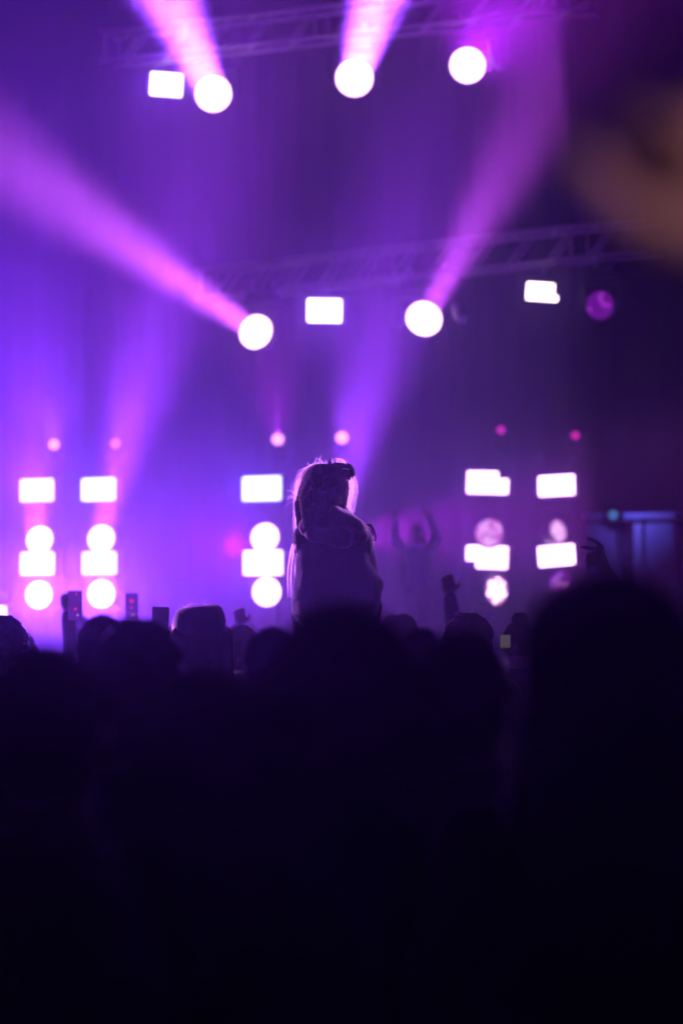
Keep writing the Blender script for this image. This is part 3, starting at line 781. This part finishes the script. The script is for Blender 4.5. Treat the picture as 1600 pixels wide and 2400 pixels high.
share('jacket', j.fused('jacket', M['cloth_black'], .013, 5, .01, .08), hs)
share('trousers', d_['legs'], hs); [share('shoe', m_, hs) for m_ in d_['shoes']]
share('hair', d_['hair'], hs).location = (0, 0, -.02)

# ------------------------------------------------------------------ the crowd: (column, depth, height, ...)
person(785, 10.62, 1.66, 'person carrying the woman with long hair on the shoulders', 'carry', 'short', cloth='cloth_navy')
CROWD = [
 # near, heavily blurred
 (1420, 2.9, 1.665, 'large blurred dark hooded figure close to the camera at the right', 'down', 'hood', 'hoodie', 0, 'cloth_black'),
 (805, 3.1, 1.63, 'blurred dark figure close to the camera, in front of the woman on shoulders', 'down', 'thick', 'hoodie', 0, 'cloth_navy'),
 (1080, 3.9, 1.60, 'blurred dark figure between the big head at the right and the middle', 'down', 'short', 'plain', 0, 'cloth_black'),
 (290, 4.3, 1.575, 'dim blurred figure at the left, between the two nearest ones', 'down', 'short', 'plain', 0, 'cloth_black'),
 (110, 3.1, 1.585, 'near blurred figure at the left edge with shoulders in purple haze', 'down', 'short', 'hoodie', 0, 'cloth_plum'),
 (480, 3.0, 1.55, 'near blurred short figure left of the middle', 'down', 'long', 'plain', 0, 'cloth_black'),
 # middle distance
 (325, 5.6, 1.61, 'blurred round head with purple rim in front of the raised phone', 'down', 'bushy', 'plain', 0, 'cloth_navy'),
 (242, 7.6, 1.635, 'blurred rounded head half behind another, below the bright lamp', 'down', 'short', 'hoodie', 0, 'cloth_navy'),
 (985, 6.4, 1.56, 'dim head right of the woman on shoulders', 'down', 'bun', 'plain', 0, 'cloth_plum'),
 (640, 6.8, 1.60, 'dim head left below the woman on shoulders', 'down', 'short', 'plain', 0, 'cloth_black'),
 # about the focus distance
 (468, 9.5, 1.68, 'sharp dark head in a flat-topped cap with long rim-lit hair', 'down', 'caplong', 'plain', 8, 'cloth_black'),
 (8, 9.6, 1.63, 'head with curly rim-lit hair at the left edge', 'down', 'bushy', 'plain', 0, 'cloth_black'),
 (1095, 10.0, 1.64, 'person with lit curls right of the middle, below the tower lamps', 'down', 'bushy', 'plain', 10, 'cloth_black'),
 (570, 11.5, 1.60, 'dark head between the cap and the woman on shoulders', 'down', 'short', 'plain', 0, 'cloth_grey'),
 # beyond
 (372, 11.2, 1.60, 'person holding a phone up in front of the face, left of the cap', 'filming', 'short', 'plain', 0, 'cloth_black'),
 (50, 13.0, 1.57, 'hazy purple figure with one long arm raised to a phone at the left', 'right_up', 'long', 'plain', 0, 'cloth_grey'),
 (285, 14.5, 1.62, 'hazy figure holding a tall phone up below the second tower', 'filming', 'short', 'plain', 0, 'cloth_grey'),
 (945, 13.2, 1.66, 'hazy dark figure with one arm raised, right of the woman on shoulders', 'right_up', 'short', 'plain', 0, 'cloth_black'),
 (470, 14.0, 1.50, 'hazy figure with a raised hand left of the woman on shoulders', 'right_up', 'short', 'plain', 0, 'cloth_grey'),
 (190, 16.5, 1.66, 'distant hazy head between the two left towers', 'down', 'short', 'plain', 0, 'cloth_plum'),
 (920, 16.0, 1.66, 'distant dark head in front of the performer', 'down', 'long', 'plain', 0, 'cloth_black'),
 (1215, 11.5, 1.62, 'dark head below the rightmost tower, by the small yellowish screen', 'down', 'bun', 'plain', 0, 'cloth_black'),
]
PEOPLE = {}
for c in CROWD: PEOPLE[c[0]] = person(c[0], c[1], c[2], c[3], c[4], c[5], c[6], c[7], c[8])
# rim-lit hair on the sharp heads
def head_strands(t, n, lift, drop, seed, fz=60, fl=.03, m='strand_dark', r=.0006):
    hair = [c for c in t.children if c.name.startswith('hair')][0]
    p = fly_hair((0, -.01, 1.655), .095, .106, .108, n, lift, drop, seed) + fuzz((0, -.01, 1.655), .095, .106, .108, fz, fl, seed + 1)
    strands('hair_strands', p, r, M[m], hair)
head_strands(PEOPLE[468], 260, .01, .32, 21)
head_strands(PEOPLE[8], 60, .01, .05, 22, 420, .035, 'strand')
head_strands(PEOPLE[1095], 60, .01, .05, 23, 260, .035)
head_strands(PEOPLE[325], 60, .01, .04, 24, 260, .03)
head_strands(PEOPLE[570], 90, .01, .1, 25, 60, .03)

# ------------------------------------------------------------------ phones
def phone(x, y, Y, w, h, label, screen=None, roll=0, dots=None, yaw=0):
    c = px(x, y, Y); q = (Matrix.Rotation(R(yaw), 3, 'Z') @ Matrix.Rotation(R(roll), 3, 'Y')).to_quaternion()
    t = empty('phone', c, label, 'phone', 'phones held up in the crowd', q=q)
    MB().box((0, 0, 0), (w, .009, h), None, .0035).build('case', M['plastic'], t)
    if screen:
        MB().box((0, -.0052, 0), (w * .92, .0012, h * .94), None).build('screen', M[screen], t)
        for (dx, dz, r, m_) in dots or ():
            MB().lathe([(r, .0), (r, -.001)], 12, None, (dx * w, -.0062, dz * h)).build('screen_image', M[m_], t)
    MB().lathe([(.009, 0), (.009, .004)], 14, None, (w * .28, .0046, h * .38)).build('camera_lens', M['black_metal'], t)
    return t
phone(376, 1448, 10.95, .078, .10, 'dark phone with a rim-lit top edge left of the flat cap', roll=2)
phone(176, 1420, 12.9, .078, .165, 'tall phone with a purple screen and red dots in the raised hand at the left', 'E_screen', 0, [(.1, .38, .006, 'E_red'), (.05, -.1, .008, 'E_red'), (.2, -.3, .006, 'E_edge')])
phone(309, 1421, 14.2, .078, .155, 'tall phone with a magenta screen and an amber dot below the second tower', 'E_screen', 0, [(.0, .2, .014, 'E_red'), (.0, -.05, .007, 'E_red'), (.1, -.33, .009, 'E_amber')])
phone(1183, 1503, 10.9, .05, .06, 'small yellowish lit screen low in the dark crowd at the right', 'E_yellow')
phone(604, 1690, 3.6, .03, .035, 'dim blue glow of a screen low in the dark crowd', 'E_blueglow')

# ------------------------------------------------------------------ performer on the stage
pf = pst(978, 1330, 27.2); pf.z = 1.2
t = empty('person', pf, 'hazy performer on the stage with both arms raised, right of the woman on shoulders', 'person', rz=R(180) + STAGE_YAW)
d = figure_data('both_up', 'long', 'plain'); t.scale = (.86, .86, .86)
b = share('body', d['body'], t); j = share('jacket', d['jacket'], t); recolour(j, M['cloth_pale'])
share('trousers', d['legs'], t); [share('shoe', m_, t) for m_ in d['shoes']]; share('hair', d['hair'], t)
for sd in (-1, 1): share('eye', BODY['eye'], b, Vector((sd * .031, .094, 1.636)))

# ------------------------------------------------------------------ pale cabinet at the side of the stage
cc = pst(1480, 1330, 27.5); cc.z = 1.2
k = empty('equipment_cabinet', cc, 'pale equipment cabinet with a dark opening at the right of the stage', 'cabinet', rz=STAGE_YAW * .6)
top = px(1480, 1212, stage_depth(1480, 27.5)).z - 1.2
MB().box((-.30, 0, top / 2 - .03), (.30, .5, top - .1), None, .01).build('side_panel', M['cabinet'], k)
MB().box((.33, 0, top / 2 - .03), (.30, .5, top - .1), None, .01).build('side_panel', M['cabinet'], k)
MB().box((.10, -.02, top / 2 - .03), (.09, .5, top - .1), None, .01).build('post', M['white'], k)
MB().box((-.05, .2, top / 2 - .03), (.2, .06, top - .1), None, .005).build('back_panel', M['plastic'], k)
MB().box((.01, 0, top), (1.0, .56, .07), None, .015).build('top_panel', M['cabinet'], k)

cp = px(1436, 1207, stage_depth(1436, 27.0))
moving_head(cp, (-.2, -1, -.1), .10, 'E_cyan', 'tiny dim cyan lamp on top of the pale cabinet', None, hang=-1, base_off=Vector((0, .06, -.09)), name='cabinet_lamp')
lamp_area('added_blue_wash', px(1490, 1120, 24.6), px(1490, 1300, 27) - px(1490, 1120, 24.6), .15, 1.3, (.13, .12, 1.0), 50)  # bare lamp added in front of the cabinet to brighten it
# ------------------------------------------------------------------ raised hand very close to the camera, right edge
root = Vector((.49, 1.22, 0)); s_ = .985
t = empty('person', root, 'out-of-focus raised hand of someone close by, brownish, at the right edge', 'person', 'people in the crowd')
hw = px(1860, 700, 1.3) - root; hk = px(1810, 535, 1.3) - root; el = Vector((-.10, .06, 1.46)); sh_ = Vector((-.165, 0, 1.40))
sh_ = Vector((-.16, -.02, 1.40)); el = Vector((-.19, -.02, 1.56)) + Vector((.10, .05, 0))
b = MB()
for s in (-1, 1): b.cone((s * .09, 0, .90), .085, (s * .10, .025, .49), .056, 14).cone((s * .10, .025, .49), .056, (s * .10, -.01, .09), .038).cone((s * .105, 0, .06), .04, (s * .115, .13, .04), .032)
b.ell((0, 0, .95), (.160, .112, .12)).ell((0, 0, 1.10), (.138, .098, .14)).ell((0, 0, 1.28), (.165, .112, .17)).cone((-.15, 0, 1.41), .055, (.15, 0, 1.41), .055)
le, lw = Vector((.245, -.03, 1.13)), Vector((.22, .12, .92))
b.cone((.165, 0, 1.415), .05, le, .04).cone(le, .04, lw, .028); hand(b, lw, lw - le, (-1, 0, 0), .5)
b.cone((0, -.012, 1.42), .06, (0, .01, 1.55), .052).ell((0, .012, 1.632), (.075, .096, .112)).ell((0, .045, 1.568), (.053, .058, .05)).cone((0, .1, 1.635), .011, (0, .118, 1.603), .015)
b.cone(sh_, .05, el, .042).cone(el, .042, hw, .028)
hand(b, hw, hk - hw, (-.35, 1, 0), 1.35, -1, 1.25)
share('body', b.fused('body', M['skin2'], .006, 4), t)
j = MB().ell((0, 0, .98), (.178, .135, .14)).ell((0, 0, 1.10), (.165, .122, .16)).ell((0, 0, 1.28), (.19, .135, .18)).cone((-.155, 0, 1.41), .068, (.155, 0, 1.41), .068).cone((0, -.02, 1.42), .085, (0, 0, 1.475), .068)
j.cone((.165, 0, 1.415), .072, le, .058).cone(le, .058, lerp(le, lw, .9), .043).cone(sh_, .07, el, .06).cone(el, .058, lerp(el, hw, .4), .05)
share('jacket', j.fused('jacket', M['cloth_black'], .013, 5, .01, .08), t)
share('trousers', d_['legs'], t); [share('shoe', m_, t) for m_ in d_['shoes']]; share('hair', d_['hair'], t)
# narrow spot added out of view, only to brighten this hand
fl = bpy.data.lights.new('added_hand_spot', 'SPOT'); fl.energy = 1900; fl.color = (1.0, .62, .98); fl.spot_size = R(4); fl.spot_blend = .8; fl.shadow_soft_size = .1
fo = bpy.data.objects.new('added_hand_spot', fl); fo.location = (5, -4, 5)
fo.rotation_mode = 'QUATERNION'; fo.rotation_quaternion = (px(1600, 480, 1.3) - fo.location).to_track_quat('-Z', 'Y'); COL.objects.link(fo)

# ================================================================== HAZE AND STAGE SMOKE
def air(name, lo, hi, density, g, label, col):
    c = [(a_ + b_) / 2 for a_, b_ in zip(lo, hi)]; d_ = [b_ - a_ for a_, b_ in zip(lo, hi)]
    o = MB().box(c, d_).build(name, None)
    m = bpy.data.materials.new(name); m.use_nodes = True; nt = m.node_tree; nt.nodes.clear()
    v = nt.nodes.new('ShaderNodeVolumePrincipled'); out = nt.nodes.new('ShaderNodeOutputMaterial')
    v.inputs['Color'].default_value = (*col, 1); v.inputs['Density'].default_value = density; v.inputs['Anisotropy'].default_value = g
    nt.links.new(v.outputs[0], out.inputs['Volume']); o.data.materials.append(m)
    tag(o, label, kind='stuff'); return o
air('haze', (-120, -120, -1), (120, 120, 17), 0.0034, 0.7, 'thin haze filling the night air', (0.9, 0.88, 0.95))
sm = air('stage_smoke', (-14, 12.3, 0.05), (14, 44, 15), 0.0095, 0.72, 'smoke hanging over the left and middle of the stage and the front of the crowd', (0.9, 0.88, 0.95))
# smoke cut off at a slant on the right, shaped to leave that side dark
for v in sm.data.vertices:
    if v.co.x > 0: v.co.x = 0.75 if v.co.y < 20 else 5.3
